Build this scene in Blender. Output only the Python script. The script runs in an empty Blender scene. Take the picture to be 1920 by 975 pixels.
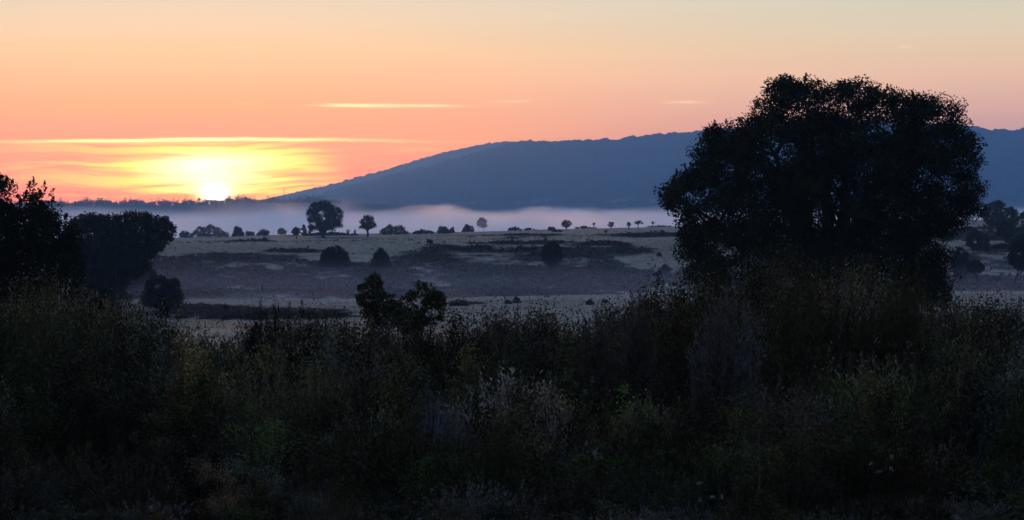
import bpy, math, random
import numpy as np

C = bpy.context.scene
COL = C.collection
rng = np.random.default_rng(7)
F = 3583.0                       # focal length in pixels of a 1920 px wide picture (30 degree lens)
PITCH = math.atan(107.5 / F)

# ------------------------------------------------------------------ camera
cam_d = bpy.data.cameras.new('camera')
cam = bpy.data.objects.new('camera', cam_d)
COL.objects.link(cam)
cam.location = (0, 0, 0)
cam.rotation_euler = (math.pi / 2 - PITCH, 0, 0)
cam_d.sensor_width = 36
cam_d.lens = 36 * F / 1920
cam_d.clip_start = 0.5
cam_d.clip_end = 30000
cam_d.dof.use_dof = True
cam_d.dof.focus_distance = 110
cam_d.dof.aperture_fstop = 6.3
C.camera = cam

# ------------------------------------------------------------------ colour management, engine
C.view_settings.view_transform = 'Standard'
C.view_settings.look = 'None'
C.view_settings.gamma = 1
C.view_settings.exposure = 0
C.cycles.volume_bounces = 3
C.cycles.max_bounces = 6
C.cycles.diffuse_bounces = 3
C.cycles.volume_max_steps = 256
C.cycles.use_denoising = True
C.cycles.sample_clamp_indirect = 4

SUN_AZ = math.atan((407 - 960) / F)
SUN_EL = math.radians(0.30)

# ------------------------------------------------------------------ small node language
class NX:
    """wraps a socket so that shader maths can be written as arithmetic"""
    def __init__(s, nt, sock): s.nt, s.k = nt, sock
    def _op(s, op, b=None, c=None, swap=False, clamp=False):
        n = s.nt.nodes.new('ShaderNodeMath'); n.operation = op; n.use_clamp = clamp
        ins = [s, b] if b is not None else [s]
        if swap: ins = [b, s]
        if c is not None: ins.append(c)
        for i, v in enumerate(ins):
            if isinstance(v, NX): s.nt.links.new(v.k, n.inputs[i])
            else: n.inputs[i].default_value = float(v)
        return NX(s.nt, n.outputs[0])
    def __add__(s, o): return s._op('ADD', o)
    __radd__ = __add__
    def __sub__(s, o): return s._op('SUBTRACT', o)
    def __rsub__(s, o): return s._op('SUBTRACT', o, swap=True)
    def __mul__(s, o): return s._op('MULTIPLY', o)
    __rmul__ = __mul__
    def __truediv__(s, o): return s._op('DIVIDE', o)
    def exp(s): return s._op('EXPONENT')
    def abs(s): return s._op('ABSOLUTE')
    def clamp(s): return s._op('ADD', 0.0, clamp=True)
    def pow(s, p): return s._op('POWER', p)
    def atan2(s, o): return s._op('ARCTAN2', o)
    def asin(s): return s._op('ARCSINE')
    def smooth(s, a, b):
        n = s.nt.nodes.new('ShaderNodeMapRange'); n.interpolation_type = 'SMOOTHSTEP'
        s.nt.links.new(s.k, n.inputs[0]); n.inputs[1].default_value = a; n.inputs[2].default_value = b
        return NX(s.nt, n.outputs[0])
    def gauss(s, c, w):
        t = (s - c) / w
        return (t * t * -1.0).exp()

def lin(r, g, b):
    f = lambda v: (v / 255 / 12.92) if v / 255 <= 0.04045 else ((v / 255 + 0.055) / 1.055) ** 2.4
    return (f(r), f(g), f(b))

def ramp(nt, x, stops):
    n = nt.nodes.new('ShaderNodeValToRGB'); nt.links.new(x.k, n.inputs[0])
    e = n.color_ramp.elements
    while len(e) > 1: e.remove(e[-1])
    for i, (p, c) in enumerate(stops):
        el = e[0] if i == 0 else e.new(p)
        el.position = p; el.color = (*c, 1)
    return n.outputs[0]

def mixc(nt, f, a, b, mode='MIX'):
    n = nt.nodes.new('ShaderNodeMix'); n.data_type = 'RGBA'; n.blend_type = mode; n.clamp_factor = False
    for s, v in ((n.inputs[0], f), (n.inputs[6], a), (n.inputs[7], b)):
        if isinstance(v, NX): nt.links.new(v.k, s)
        elif isinstance(v, bpy.types.NodeSocket): nt.links.new(v, s)
        elif isinstance(v, (int, float)): s.default_value = v
        else: s.default_value = (*v, 1)
    return n.outputs[2]

def noise(nt, vec, scale, detail=3, rough=0.5, dist=0):
    n = nt.nodes.new('ShaderNodeTexNoise'); n.inputs['Scale'].default_value = scale
    n.inputs['Detail'].default_value = detail; n.inputs['Roughness'].default_value = rough
    n.inputs['Distortion'].default_value = dist
    if vec is not None: nt.links.new(vec, n.inputs['Vector'])
    return NX(nt, n.outputs['Fac'])

def combine(nt, x, y, z):
    n = nt.nodes.new('ShaderNodeCombineXYZ')
    for i, v in enumerate((x, y, z)):
        if isinstance(v, NX): nt.links.new(v.k, n.inputs[i])
        else: n.inputs[i].default_value = v
    return n.outputs[0]

# ------------------------------------------------------------------ dawn sky
HAZE_D = 2.2e-4; HAZE_COL = (.36, .68, 1.0, 1); HAZE_G = .30
SKY_LIGHT = 1.7      # brightness of the upper, cooler sky
SKY_BACK = 0.32       # brightness of the side away from the sunrise
def build_world():
    w = bpy.data.worlds.new('World'); C.world = w; w.use_nodes = True
    nt = w.node_tree
    for n in list(nt.nodes): nt.nodes.remove(n)
    tc = nt.nodes.new('ShaderNodeTexCoord')
    sp = nt.nodes.new('ShaderNodeSeparateXYZ'); nt.links.new(tc.outputs['Generated'], sp.inputs[0])
    dx, dy, dz = (NX(nt, sp.outputs[i]) for i in range(3))
    az = dx.atan2(dy)
    el = dz.asin()
    # X, Y: azimuth and elevation of the sky, in 1/3583 rad, counted from the left / from the top of the picture
    X = az * F + 960
    Y = 380 - el * F
    # low sky (0..6.5 degrees)
    t = (Y * (1 / 400.0)).clamp()
    L = ramp(nt, t, [(0, lin(213, 202, 181)), (.125, lin(223, 200, 171)), (.25, lin(236, 195, 155)), (.375, lin(242, 184, 144)),
                     (.5, lin(246, 171, 131)), (.64, lin(251, 161, 118)), (.76, lin(254, 144, 104)), (.86, lin(255, 128, 94)), (.95, lin(255, 108, 84))])
    R = ramp(nt, t, [(0, lin(198, 199, 182)), (.125, lin(206, 197, 174)), (.25, lin(214, 190, 164)), (.375, lin(216, 180, 160)),
                     (.5, lin(203, 165, 156)), (.62, lin(190, 153, 154)), (.8, lin(180, 150, 160)), (1, lin(160, 140, 160))])
    low = mixc(nt, X.smooth(380, 1750), L, R)
    low = mixc(nt, (1 - X.smooth(-500, 250)) * 0.35, low, R)
    # upper sky
    t2 = (el * (180 / math.pi / 90)).clamp()
    U = ramp(nt, t2, [(.06, lin(226, 213, 190)), (.10, lin(208, 212, 205)), (.16, lin(170, 192, 215)), (.33, lin(106, 150, 214)), (1, lin(80, 120, 192))])
    sky = mixc(nt, el.smooth(math.radians(5.6), math.radians(8.0)), low, U)
    # the side away from the sunrise is a dim slate blue
    away = ramp(nt, t2, [(0, lin(90, 105, 150)), (.1, lin(112, 118, 160)), (.3, lin(95, 130, 190)), (1, lin(70, 110, 190))])
    dsun = (az - SUN_AZ).abs()
    side = dsun.smooth(math.radians(26), math.radians(75))
    sky = mixc(nt, side, sky, away)
    # only the low sky round the sunrise is fully bright
    dim = 1 - (1 - SKY_LIGHT) * el.smooth(math.radians(7), math.radians(20)) * (1 - side) - (1 - SKY_BACK) * side
    # broad soft bands of thin cloud
    v = combine(nt, X * (1 / 900.0), Y * (1 / 45.0), 0.0)
    b = noise(nt, v, 1.0, 4, .55)
    dim = dim * (0.955 + 0.09 * b)
    vm = nt.nodes.new('ShaderNodeVectorMath'); vm.operation = 'SCALE'
    nt.links.new(sky, vm.inputs[0]); nt.links.new(dim.k, vm.inputs['Scale'])
    out = vm.outputs[0]

    def add(out, fac, col):
        return mixc(nt, fac, out, col, 'ADD')
    front = (1 - dsun.smooth(.3, .6))
    # streaky altocumulus lit from below: bright sheet under a sharp upper rim
    wob = noise(nt, combine(nt, X * (1 / 160.0), 0.3, 0.0), 1.0, 3, .5)
    rim = 268 - (X.smooth(-60, 480)) * 8.5 + (X - 520).clamp() * 0 + X.smooth(600, 800) * 3 + (wob - .5) * 7
    under = (Y - rim).smooth(-1.5, 2.5)
    wv = (noise(nt, combine(nt, X * (1 / 260.0), 7.7, 0.0), 1.0, 2, .5) - .5) * 34
    Y0 = Y; Y = Y + wv
    st = noise(nt, combine(nt, X * (1 / 230.0), Y * (1 / 11.0) + X * (1 / 300.0), 2.0), 1.0, 4, .55, .5)
    st2 = noise(nt, combine(nt, X * (1 / 90.0), Y * (1 / 5.0) + X * (1 / 400.0), 5.0), 1.0, 3, .55, .3)
    streak = st.smooth(.38, .60) * .75 + st2.smooth(.35, .65) * .25
    Y = Y0
    edge = 1 - (X + (Y - 265) * -0.55 + (st2 - .5) * 30).smooth(545, 640)
    wide = (X.gauss(400, 300)) * (Y.gauss(318, 62))
    sheet = wide * under * (streak * .85 + .15) * (edge * .85 + .15) * front
    out = mixc(nt, (sheet * 1.5).clamp() * .8, out, (1.0, .56, .10))
    out = add(out, sheet * 1.1, (0.3, 0.40, 0.01))
    near = X.gauss(400, 115) * Y.gauss(328, 40) * under * (streak * .55 + .45)
    out = add(out, near * 1.7 * front, (0.5, 0.55, 0.35))
    near2 = X.gauss(405, 36) * Y.gauss(352, 18) + X.gauss(385, 90) * Y.gauss(318, 18) * .85 + X.gauss(430, 120) * Y.gauss(298, 11) * .6 * under
    out = add(out, near2 * .85 * front, (0.7, 0.8, 0.5))
    # rim line
    rl = (Y - rim).gauss(3.2, 3.0) * (st2 * 1.2 + .4) * (X.gauss(370, 290)) * front
    out = add(out, rl * 1.5, (0.4, 0.6, 0.28))
    # second line lower down
    rl2 = (Y - (288 - (X - 300) * 0.02)).gauss(0, 2.2) * X.gauss(400, 170) * front
    out = add(out, rl2 * .6, (0.3, 0.5, 0.12))
    # small bright streaks higher up
    for (cx, cy, sx, sy, a, slope) in ((690, 199, 62, 3.0, .5, 0.0), (800, 199, 60, 2.4, .42, 0), (640, 199, 45, 2.2, .30, 0), (958, 191, 30, 2.6, .16, -.02), (1283, 193, 34, 2.6, .17, -.02),
                                       (1685, 95, 12, 1.2, .16, 0), (457, 94, 16, 1.2, .12, 0), (465, 197, 22, 2, .07, 0),
                                       (780, 281, 60, 5, .10, -.03), (740, 312, 40, 4, .08, -.03)):
        q = X.gauss(cx, sx) * (Y - (X - cx) * slope + (st2 - .5) * 5).gauss(cy, sy)
        out = add(out, q * a * front, (0.8, 0.85, 0.35))
    # mauve cloud bars in front of the glow
    for (cx, cy, sx, sy, a) in ((560, 328, 62, 6, .55), (600, 333, 50, 4, .3), (250, 292, 110, 4.5, .45), (90, 300, 90, 5, .25), (330, 367, 55, 3.4, .45), (500, 367, 60, 2.6, .35), (560, 270, 90, 3.5, .30)):
        q = X.gauss(cx, sx) * (Y + (st2 - .5) * 7).gauss(cy, sy)
        out = mixc(nt, q * a * front * 1.4, out, lin(246, 158, 112))
    # low haze glow and the sun itself, just clearing the far ridge
    aX, aY = (X - 409) / 22.0, (Y - 367) / 13.0
    core = (aX * aX + aY * aY)
    out = add(out, (core * -1.0).exp() * 2.6, (1.0, 0.9, 0.65))
    disc = 1 - core.smooth(.15, .9)
    out = add(out, disc * 5.0, (1.0, 0.9, 0.6))

    # the low sky is seen through kilometres of haze: its own radiance is higher by that much
    path = el._op('MAXIMUM', 0.01)._op('DIVIDE', 342.0, swap=True)._op('MINIMUM', 7500.0)
    T = (path * -HAZE_D).exp()
    # what the haze will add by itself is taken off first, then what it swallows is given back
    out = mixc(nt, (1 - T) * -1.0, out, (.06, .145, .28), 'ADD')
    vm = nt.nodes.new('ShaderNodeVectorMath'); vm.operation = 'MAXIMUM'; nt.links.new(out, vm.inputs[0]); vm.inputs[1].default_value = (.002, .002, .002)
    v2 = nt.nodes.new('ShaderNodeVectorMath'); v2.operation = 'SCALE'
    nt.links.new(vm.outputs[0], v2.inputs[0]); nt.links.new((1 / 1.0 * (T._op('DIVIDE', 1.0, swap=True))).k, v2.inputs['Scale'])
    out = v2.outputs[0]
    # physical sky underneath, very low in strength
    ns = nt.nodes.new('ShaderNodeTexSky'); ns.sky_type = 'NISHITA'; ns.sun_disc = False
    ns.sun_elevation = SUN_EL; ns.sun_rotation = SUN_AZ
    bg2 = nt.nodes.new('ShaderNodeBackground'); bg2.inputs[1].default_value = 0.05
    nt.links.new(ns.outputs[0], bg2.inputs[0])
    bg = nt.nodes.new('ShaderNodeBackground'); nt.links.new(out, bg.inputs[0]); bg.inputs[1].default_value = 1.0
    ad = nt.nodes.new('ShaderNodeAddShader'); nt.links.new(bg.outputs[0], ad.inputs[0]); nt.links.new(bg2.outputs[0], ad.inputs[1])
    o = nt.nodes.new('ShaderNodeOutputWorld'); nt.links.new(ad.outputs[0], o.inputs[0])
    w.cycles.sampling_method = 'MANUAL'; w.cycles.sample_map_resolution = 2048
build_world()

sd = bpy.data.lights.new('sun', 'SUN'); sun = bpy.data.objects.new('sun', sd); COL.objects.link(sun)
sd.energy = 3.0; sd.angle = math.radians(0.9); sd.color = (1.0, 0.40, 0.14)
sun.rotation_euler = (math.pi / 2 - SUN_EL - math.radians(.25), 0, math.pi - SUN_AZ)   # shines from the sun's azimuth towards the camera

# ------------------------------------------------------------------ helpers
def tag(o, label=None, cat=None, group=None, kind=None):
    if label: o['label'] = label
    if cat: o['category'] = cat
    if group: o['group'] = group
    if kind: o['kind'] = kind
    return o

CP, SP = math.cos(PITCH), math.sin(PITCH)
def at(px, py, D):
    """point of the ray through pixel (px, py) at forward distance D"""
    u = (np.asarray(px, float) - 960) / F; v = (487.5 - np.asarray(py, float)) / F
    y = CP + v * SP; z = -SP + v * CP
    return u / y * D, z / y * D
def pix(x, y, z):
    y = np.maximum(y, 1e-3)
    f = y * CP - z * SP; up = y * SP + z * CP
    return 960 + F * x / f, 487.5 - F * up / f

def mesh_obj(name, V, Q, mat, parent=None, tint=None, smooth=False, loc=None, tris=None):
    """V (n,3), Q (m,4) quads -> one mesh object"""
    V = np.asarray(V, np.float32)
    if loc is not None: V = V - np.asarray(loc, np.float32)
    me = bpy.data.meshes.new(name)
    me.vertices.add(len(V)); me.vertices.foreach_set('co', V.ravel())
    Q = np.asarray(Q, np.int32); k = Q.shape[1]
    me.loops.add(Q.size); me.loops.foreach_set('vertex_index', Q.ravel())
    me.polygons.add(len(Q)); me.polygons.foreach_set('loop_start', np.arange(0, Q.size, k, dtype=np.int32))
    me.polygons.foreach_set('loop_total', np.full(len(Q), k, np.int32))
    me.update(calc_edges=True)
    if smooth: me.polygons.foreach_set('use_smooth', np.ones(len(Q), bool))
    if tint is not None:
        a = me.color_attributes.new('tint', 'FLOAT_COLOR', 'POINT')
        T = np.ones((len(V), 4), np.float32); T[:, :3] = tint
        a.data.foreach_set('color', T.ravel())
    me.materials.append(mat)
    o = bpy.data.objects.new(name, me); COL.objects.link(o)
    if parent is not None: o.parent = parent
    if loc is not None and parent is None: o.location = loc
    return o

def _hash(ix, iy, s):
    h = (ix.astype(np.int64) * 374761393 + iy.astype(np.int64) * 668265263 + s * 1442695041) & 0x7fffffff
    h = ((h ^ (h >> 13)) * 1274126177) & 0x7fffffff
    return ((h ^ (h >> 16)) & 0xffff) / 65535.0
def vnoise(x, y, s=0):
    ix, iy = np.floor(x), np.floor(y); fx, fy = x - ix, y - iy
    fx = fx * fx * (3 - 2 * fx); fy = fy * fy * (3 - 2 * fy)
    a, b = _hash(ix, iy, s), _hash(ix + 1, iy, s); c, d = _hash(ix, iy + 1, s), _hash(ix + 1, iy + 1, s)
    return (a + (b - a) * fx) * (1 - fy) + (c + (d - c) * fx) * fy
def fbm(x, y, s=0, oct=4, gain=.5):
    t = 0; a = 1; n = 0
    for i in range(oct):
        t = t + a * vnoise(x * 2 ** i + 17.3 * i, y * 2 ** i + 9.1 * i, s + i); n += a; a *= gain
    return t / n

def sstep(t): t = np.clip(t, 0, 1); return t * t * (3 - 2 * t)

# ------------------------------------------------------------------ ground height
PY = [-9000, -80, -20, 0, 10, 16, 30, 45, 72, 100, 130, 180, 218, 235, 260, 300, 322, 345, 450, 600, 690, 900, 1500, 2100, 2350, 2520, 2700, 3200, 12000]
PZ = [-40, -3.0, -1.9, -1.8, -2.35, -2.9, -3.8, -5.0, -6.4, -7.4, -8.1, -9.0, -9.75, -9.6, -8.6, -6.5, -6.15, -6.25, -7.0, -8.35, -11, -30, -36, -36, -33, -33, -34, -36, -40]
RZ = [-40, -3.0, -1.9, -1.8, -2.35, -2.9, -3.8, -5.0, -6.4, -7.4, -8.1, -9.0, -9.75, -9.6, -8.9, -7.7, -7.0, -6.2, -4.6, -5.6, -10, -30, -36, -36, -33, -33, -34, -36, -40]
RIDGE_X = np.array([-900, -520, -300, 0, 120, 250, 320, 440, 520, 620, 760, 1000, 2600]); RIDGE_Y = np.array([386, 383, 384, 386, 386, 385, 384, 381, 380, 379, 385, 400, 420])
def ground(x, y):
    x = np.asarray(x, float); y = np.asarray(y, float)
    r = np.where(y > 0, np.hypot(x, y), y)
    r = np.where(y > 0, y * .6 + r * .4, y)
    px = 960 + F * x / np.maximum(y, 20)
    z = np.interp(r, PY, PZ)
    zr = np.interp(r, PY, RZ)
    f = sstep((px - 1560) / 230)
    z = z * (1 - f) + zr * f
    z = z + np.interp(px, [-600, 300, 600, 900, 1060, 1300, 1700], [-3.4, -2.7, -1.6, -.75, 0, 1.1, 1.3]) * sstep((r - 250) / 220) * (1 - sstep((r - 700) / 150)) * (1 - f * .9)
    # far wooded ridge on the left
    ry = np.interp(px, RIDGE_X, RIDGE_Y)
    rz = (380 - ry) / F * 2500
    k = np.exp(-((y - 2500) / 260.0) ** 2) * (y > 1500)
    z = z + k * (rz - z) * (np.abs(px) < 6000)
    # relief
    amp = np.interp(np.abs(y), [0, 20, 60, 200, 300, 600, 1500], [.12, .2, .35, .35, .45, .35, 2.0])
    z = z + (fbm(x / 14 + 5, y / 14, 3, 4) - .5) * amp * 1.2 + (fbm(x / 70, y / 50, 11, 3) - .5) * amp * 1.2
    return z

def heathmask(px, py, y):
    """where dark heather grows on the far slope (1) and where dry grass (0)"""
    n = fbm(px / 90.0, py / 9.0, 21, 4) - .5
    n2 = fbm(px / 26.0, py / 4.0, 31, 3) - .5
    top = np.interp(px, [-200, 150, 330, 480, 600, 700, 760, 850, 1000, 1130, 1170, 1240, 1300, 1500, 2100], [470, 480, 478, 474, 492, 492, 470, 459, 459, 462, 500, 512, 500, 480, 470])
    m = np.clip(np.clip((py - top) / 6, -1.2, .75) + n * 2.8 + n2 * 2.6, -1, 1)
    m = np.minimum(m, np.clip((np.interp(px, [0, 600, 760, 1100, 1280, 1500], [562, 560, 560, 552, 548, 545]) - py) / 2.5 + n2 * 1.5, -1, 1))
    # upper dark strips
    for (cx, cy, sx, sy) in ((555, 471, 60, 3.5), (470, 482, 90, 5), (1010, 456, 110, 3.0), (1160, 470, 70, 9), (1120, 458, 60, 4), (430, 452, 90, .9), (1240, 441, 90, 3.5), (640, 446, 60, 1), (960, 441, 120, 1.0)):
        m = np.maximum(m, 1.2 - ((px - cx) / sx) ** 2 * 1.0 - ((py - cy) / sy) ** 2 + n2 * 2.4 + n)
    # strip on the valley floor
    m = np.maximum(m, np.minimum(1.3 - ((px - 480) / 200) ** 2 - ((py - 587) / 12) ** 2 + n * 3 + n2 * 2, 1))
    m = np.maximum(m, np.minimum(1.1 - ((px - 860) / 40) ** 2 - ((py - 569) / 2.5) ** 2 + n2 * 2, 1))
    m = np.maximum(m, np.clip(np.minimum((430 - px) / 40, np.minimum((py - 492) / 4, (560 - py) / 3)) + n2 * 2, -1, 1))
    hill = (px > 1760) & (py < 538)
    m = np.where(hill, np.clip(.45 + n * 4 + n2 * 3 - ((np.abs(py - 455) < 3) | (np.abs(py - 417) < 2)) * 2.0, -1, 1), m)
    m = np.where((y < 110) | (y > 640), -1, m)
    return np.clip(m, -1, 1)

# ------------------------------------------------------------------ materials
def mat_new(name):
    m = bpy.data.materials.new(name); m.use_nodes = True
    nt = m.node_tree; b = nt.nodes['Principled BSDF']
    return m, nt, b

def foliage_mat(name, base, rough=.9, spec=.02, transl=0.0):
    m, nt, b = mat_new(name)
    a = nt.nodes.new('ShaderNodeAttribute'); a.attribute_name = 'tint'
    c = mixc(nt, 1.0, a.outputs['Color'], base, 'MULTIPLY')
    g = nt.nodes.new('ShaderNodeNewGeometry')
    n = noise(nt, g.outputs['Position'], 1.7, 2)
    c = mixc(nt, n.smooth(.3, .7) * .5, c, mixc(nt, 1.0, c, (1.0, .78, .6), 'MULTIPLY'))
    nt.links.new(c, b.inputs['Base Color'])
    b.inputs['Roughness'].default_value = rough; b.inputs['Specular IOR Level'].default_value = spec
    return m

def bark_mat():
    m, nt, b = mat_new('bark')
    tc = nt.nodes.new('ShaderNodeNewGeometry')
    n = noise(nt, tc.outputs['Position'], 9, 5)
    c = mixc(nt, n, (.03, .026, .022), (.085, .075, .065)); nt.links.new(c, b.inputs['Base Color'])
    bu = nt.nodes.new('ShaderNodeBump'); bu.inputs['Distance'].default_value = .03; nt.links.new(n.k, bu.inputs['Height']); nt.links.new(bu.outputs[0], b.inputs['Normal'])
    b.inputs['Roughness'].default_value = .9; b.inputs['Specular IOR Level'].default_value = .1
    return m

def ground_mat():
    m, nt, b = mat_new('dry_grass_and_heath_soil')
    g = nt.nodes.new('ShaderNodeNewGeometry'); P = g.outputs['Position']
    a = nt.nodes.new('ShaderNodeAttribute'); a.attribute_name = 'tint'
    s = nt.nodes.new('ShaderNodeSeparateColor'); nt.links.new(a.outputs['Color'], s.inputs[0])
    heath, green = NX(nt, s.outputs[0]), NX(nt, s.outputs[1])
    n1 = noise(nt, P, .05, 5, .6); n2 = noise(nt, P, .6, 4, .6); n3 = noise(nt, P, 5.0, 4, .6)
    straw = mixc(nt, n1.smooth(.35, .65), (.40, .26, .145), (.52, .37, .22))
    straw = mixc(nt, n2.smooth(.4, .7) * .55, straw, (.22, .17, .11))
    straw = mixc(nt, n3.smooth(.5, .75) * .35, straw, (.16, .13, .085))
    dark = mixc(nt, n2.smooth(.35, .65), (.024, .021, .015), (.060, .050, .036))
    c = mixc(nt, (heath + (n2 - .5) * .9 + (n3 - .5) * .5).smooth(.15, .85), straw, dark)
    wood = mixc(nt, noise(nt, P, .012, 6, .65).smooth(.35, .65), (.028, .040, .026), (.055, .065, .045))
    c = mixc(nt, green, c, wood)
    nt.links.new(c, b.inputs['Base Color'])
    b.inputs['Roughness'].default_value = .95; b.inputs['Specular IOR Level'].default_value = .05
    bu = nt.nodes.new('ShaderNodeBump'); bu.inputs['Distance'].default_value = .25; bu.inputs['Strength'].default_value = .7
    nt.links.new((n2 + n3 * .4).k, bu.inputs['Height']); nt.links.new(bu.outputs[0], b.inputs['Normal'])
    return m

def mountain_mat():
    m, nt, b = mat_new('forested_mountainside')
    g = nt.nodes.new('ShaderNodeNewGeometry'); P = g.outputs['Position']
    n1 = noise(nt, P, .004, 6, .6); n2 = noise(nt, P, .03, 5, .7)
    c = mixc(nt, n1.smooth(.4, .62), (.020, .030, .022), (.045, .055, .035))
    c = mixc(nt, n2.smooth(.45, .75) * .6, c, (.075, .08, .05))
    a = nt.nodes.new('ShaderNodeAttribute'); a.attribute_name = 'tint'
    s = nt.nodes.new('ShaderNodeSeparateColor'); nt.links.new(a.outputs['Color'], s.inputs[0])
    n3 = noise(nt, P, .012, 5, .75)
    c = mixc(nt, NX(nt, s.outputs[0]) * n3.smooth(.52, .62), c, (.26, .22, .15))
    nt.links.new(c, b.inputs['Base Color']); b.inputs['Roughness'].default_value = 1; b.inputs['Specular IOR Level'].default_value = 0
    return m

BARK = bark_mat()
OAK = foliage_mat('oak_leaves', (.040, .052, .024))
PINE = foliage_mat('pine_needles', (.026, .042, .026))
SCRUB = foliage_mat('scrub_foliage', (1, 1, 1))
HEATHER = foliage_mat('heather', (1, 1, 1))

# ------------------------------------------------------------------ ground sheet (one polar grid reaching past the far ridge)
def build_ground():
    ang = np.concatenate([np.linspace(-180, -40, 36)[:-1], np.linspace(-40, -21, 60)[:-1], np.linspace(-21, 21, 640), np.linspace(21, 40, 60)[1:], np.linspace(40, 180, 36)[1:]])
    rad = [1.5]
    while rad[-1] < 7300: rad.append(rad[-1] * 1.0115 + .02)
    rad = np.array(rad); A, R = np.meshgrid(np.radians(ang), rad)
    x, y = R * np.sin(A), R * np.cos(A)
    z = ground(x, y)
    V = np.stack([x, y, z], -1).reshape(-1, 3)
    nr, na = R.shape
    i = np.arange(nr - 1)[:, None] * na + np.arange(na - 1)[None, :]
    Q = np.stack([i, i + 1, i + 1 + na, i + na], -1).reshape(-1, 4)
    px, py = pix(V[:, 0], V[:, 1], V[:, 2])
    m = heathmask(px, py, V[:, 1])
    T = np.zeros((len(V), 3)); T[:, 0] = m * .5 + .5
    nr_ = np.hypot(V[:, 0], V[:, 1])
    T[:, 0] = np.maximum(T[:, 0], 1 - sstep((nr_ + (fbm(V[:, 0] / 6, V[:, 1] / 6, 8) - .5) * 14 - 52) / 8))
    T[:, 1] = sstep((V[:, 1] - 650) / 200)
    o = mesh_obj('ground', V, Q[:, ::-1], ground_mat(), tint=T, smooth=True)
    tag(o, kind='structure')
build_ground()

# ------------------------------------------------------------------ mountain
AX = [500, 535, 600, 650, 700, 750, 800, 850, 900, 930, 960, 1000, 1100, 1300]; AY = [374, 366, 351, 338, 325, 310, 294, 281, 271, 267, 265, 268, 285, 330]
BX = [520, 560, 640, 700, 760, 820, 880, 930, 975, 1080, 1150, 1240, 1330, 1400, 1500, 1600, 1700, 1800, 1820, 1850, 1875, 1900, 1920, 2050, 2200, 2500, 3000]
BY = [390, 376, 352, 338, 323, 307, 289, 275, 265, 262, 261.5, 251, 244, 239, 232, 228, 227, 234, 237, 242, 245, 243, 240, 236, 250, 290, 380]
def build_mountain():
    for nm, XX, YY, rp, r0, seed, x0, x1 in (('mountain', BX, BY, 4700, 2950, 5, 500, 3050), ('far_mountain', AX, AY, 6450, 5200, 9, 470, 1320)):
        pxs = np.linspace(x0, x1, int((x1 - x0) / 1.4))
        rr = np.concatenate([np.linspace(r0, rp, 90), np.linspace(rp, rp + 900, 12)[1:]])
        P, R = np.meshgrid(pxs, rr)
        prof = (380 - np.interp(P, XX, YY)) / F * rp
        s = np.where(R < rp, sstep((R - r0) / (rp - r0)) * .25 + .75 * np.clip((R - r0) / (rp - r0), 0, 1) ** 1.35, 1 - ((R - rp) / 900) ** 2 * .7)
        x = (P - 960) / F * R; y = R
        big = (fbm(x / 500, y / 800, seed, 4) - .5) * 60 * np.clip(prof / 150, 0, 1) * np.sin(np.clip((R - r0) / (rp - r0), 0, 1) * math.pi)
        trees = (vnoise(x / 11, y / 60, seed + 3) ** 2 + .5 * vnoise(x / 5, y / 30, seed + 4)) * 8.0 * np.clip(prof / 20, .25, 1)
        z = -36 + (prof + 36) * s + big + trees - 4
        V = np.stack([x, y, z], -1).reshape(-1, 3); nr, na = P.shape
        i = np.arange(nr - 1)[:, None] * na + np.arange(na - 1)[None, :]
        Q = np.stack([i, i + na, i + 1 + na, i + 1], -1).reshape(-1, 4)
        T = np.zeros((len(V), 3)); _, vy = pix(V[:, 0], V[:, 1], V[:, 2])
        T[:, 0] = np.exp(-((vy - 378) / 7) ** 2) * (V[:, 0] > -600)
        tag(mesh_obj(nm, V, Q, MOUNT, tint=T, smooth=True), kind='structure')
MOUNT = mountain_mat()
build_mountain()

# ------------------------------------------------------------------ haze and mist
def box_obj(name, x0, x1, y0, y1, z0, z1, mat):
    V = [(x, y, z) for x in (x0, x1) for y in (y0, y1) for z in (z0, z1)]
    Q = [(0, 1, 3, 2), (4, 6, 7, 5), (0, 4, 5, 1), (2, 3, 7, 6), (0, 2, 6, 4), (1, 5, 7, 3)]
    return mesh_obj(name, V, Q, mat)
def haze():
    m = bpy.data.materials.new('haze'); m.use_nodes = True; nt = m.node_tree
    for n in list(nt.nodes): nt.nodes.remove(n)
    o = nt.nodes.new('ShaderNodeOutputMaterial'); p = nt.nodes.new('ShaderNodeVolumePrincipled')
    p.inputs['Color'].default_value = HAZE_COL; p.inputs['Density'].default_value = HAZE_D; p.inputs['Anisotropy'].default_value = HAZE_G
    nt.links.new(p.outputs[0], o.inputs['Volume'])
    tag(box_obj('haze', -7500, 7500, -7500, 7500, -48, 340, m), kind='stuff')
haze()

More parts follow.
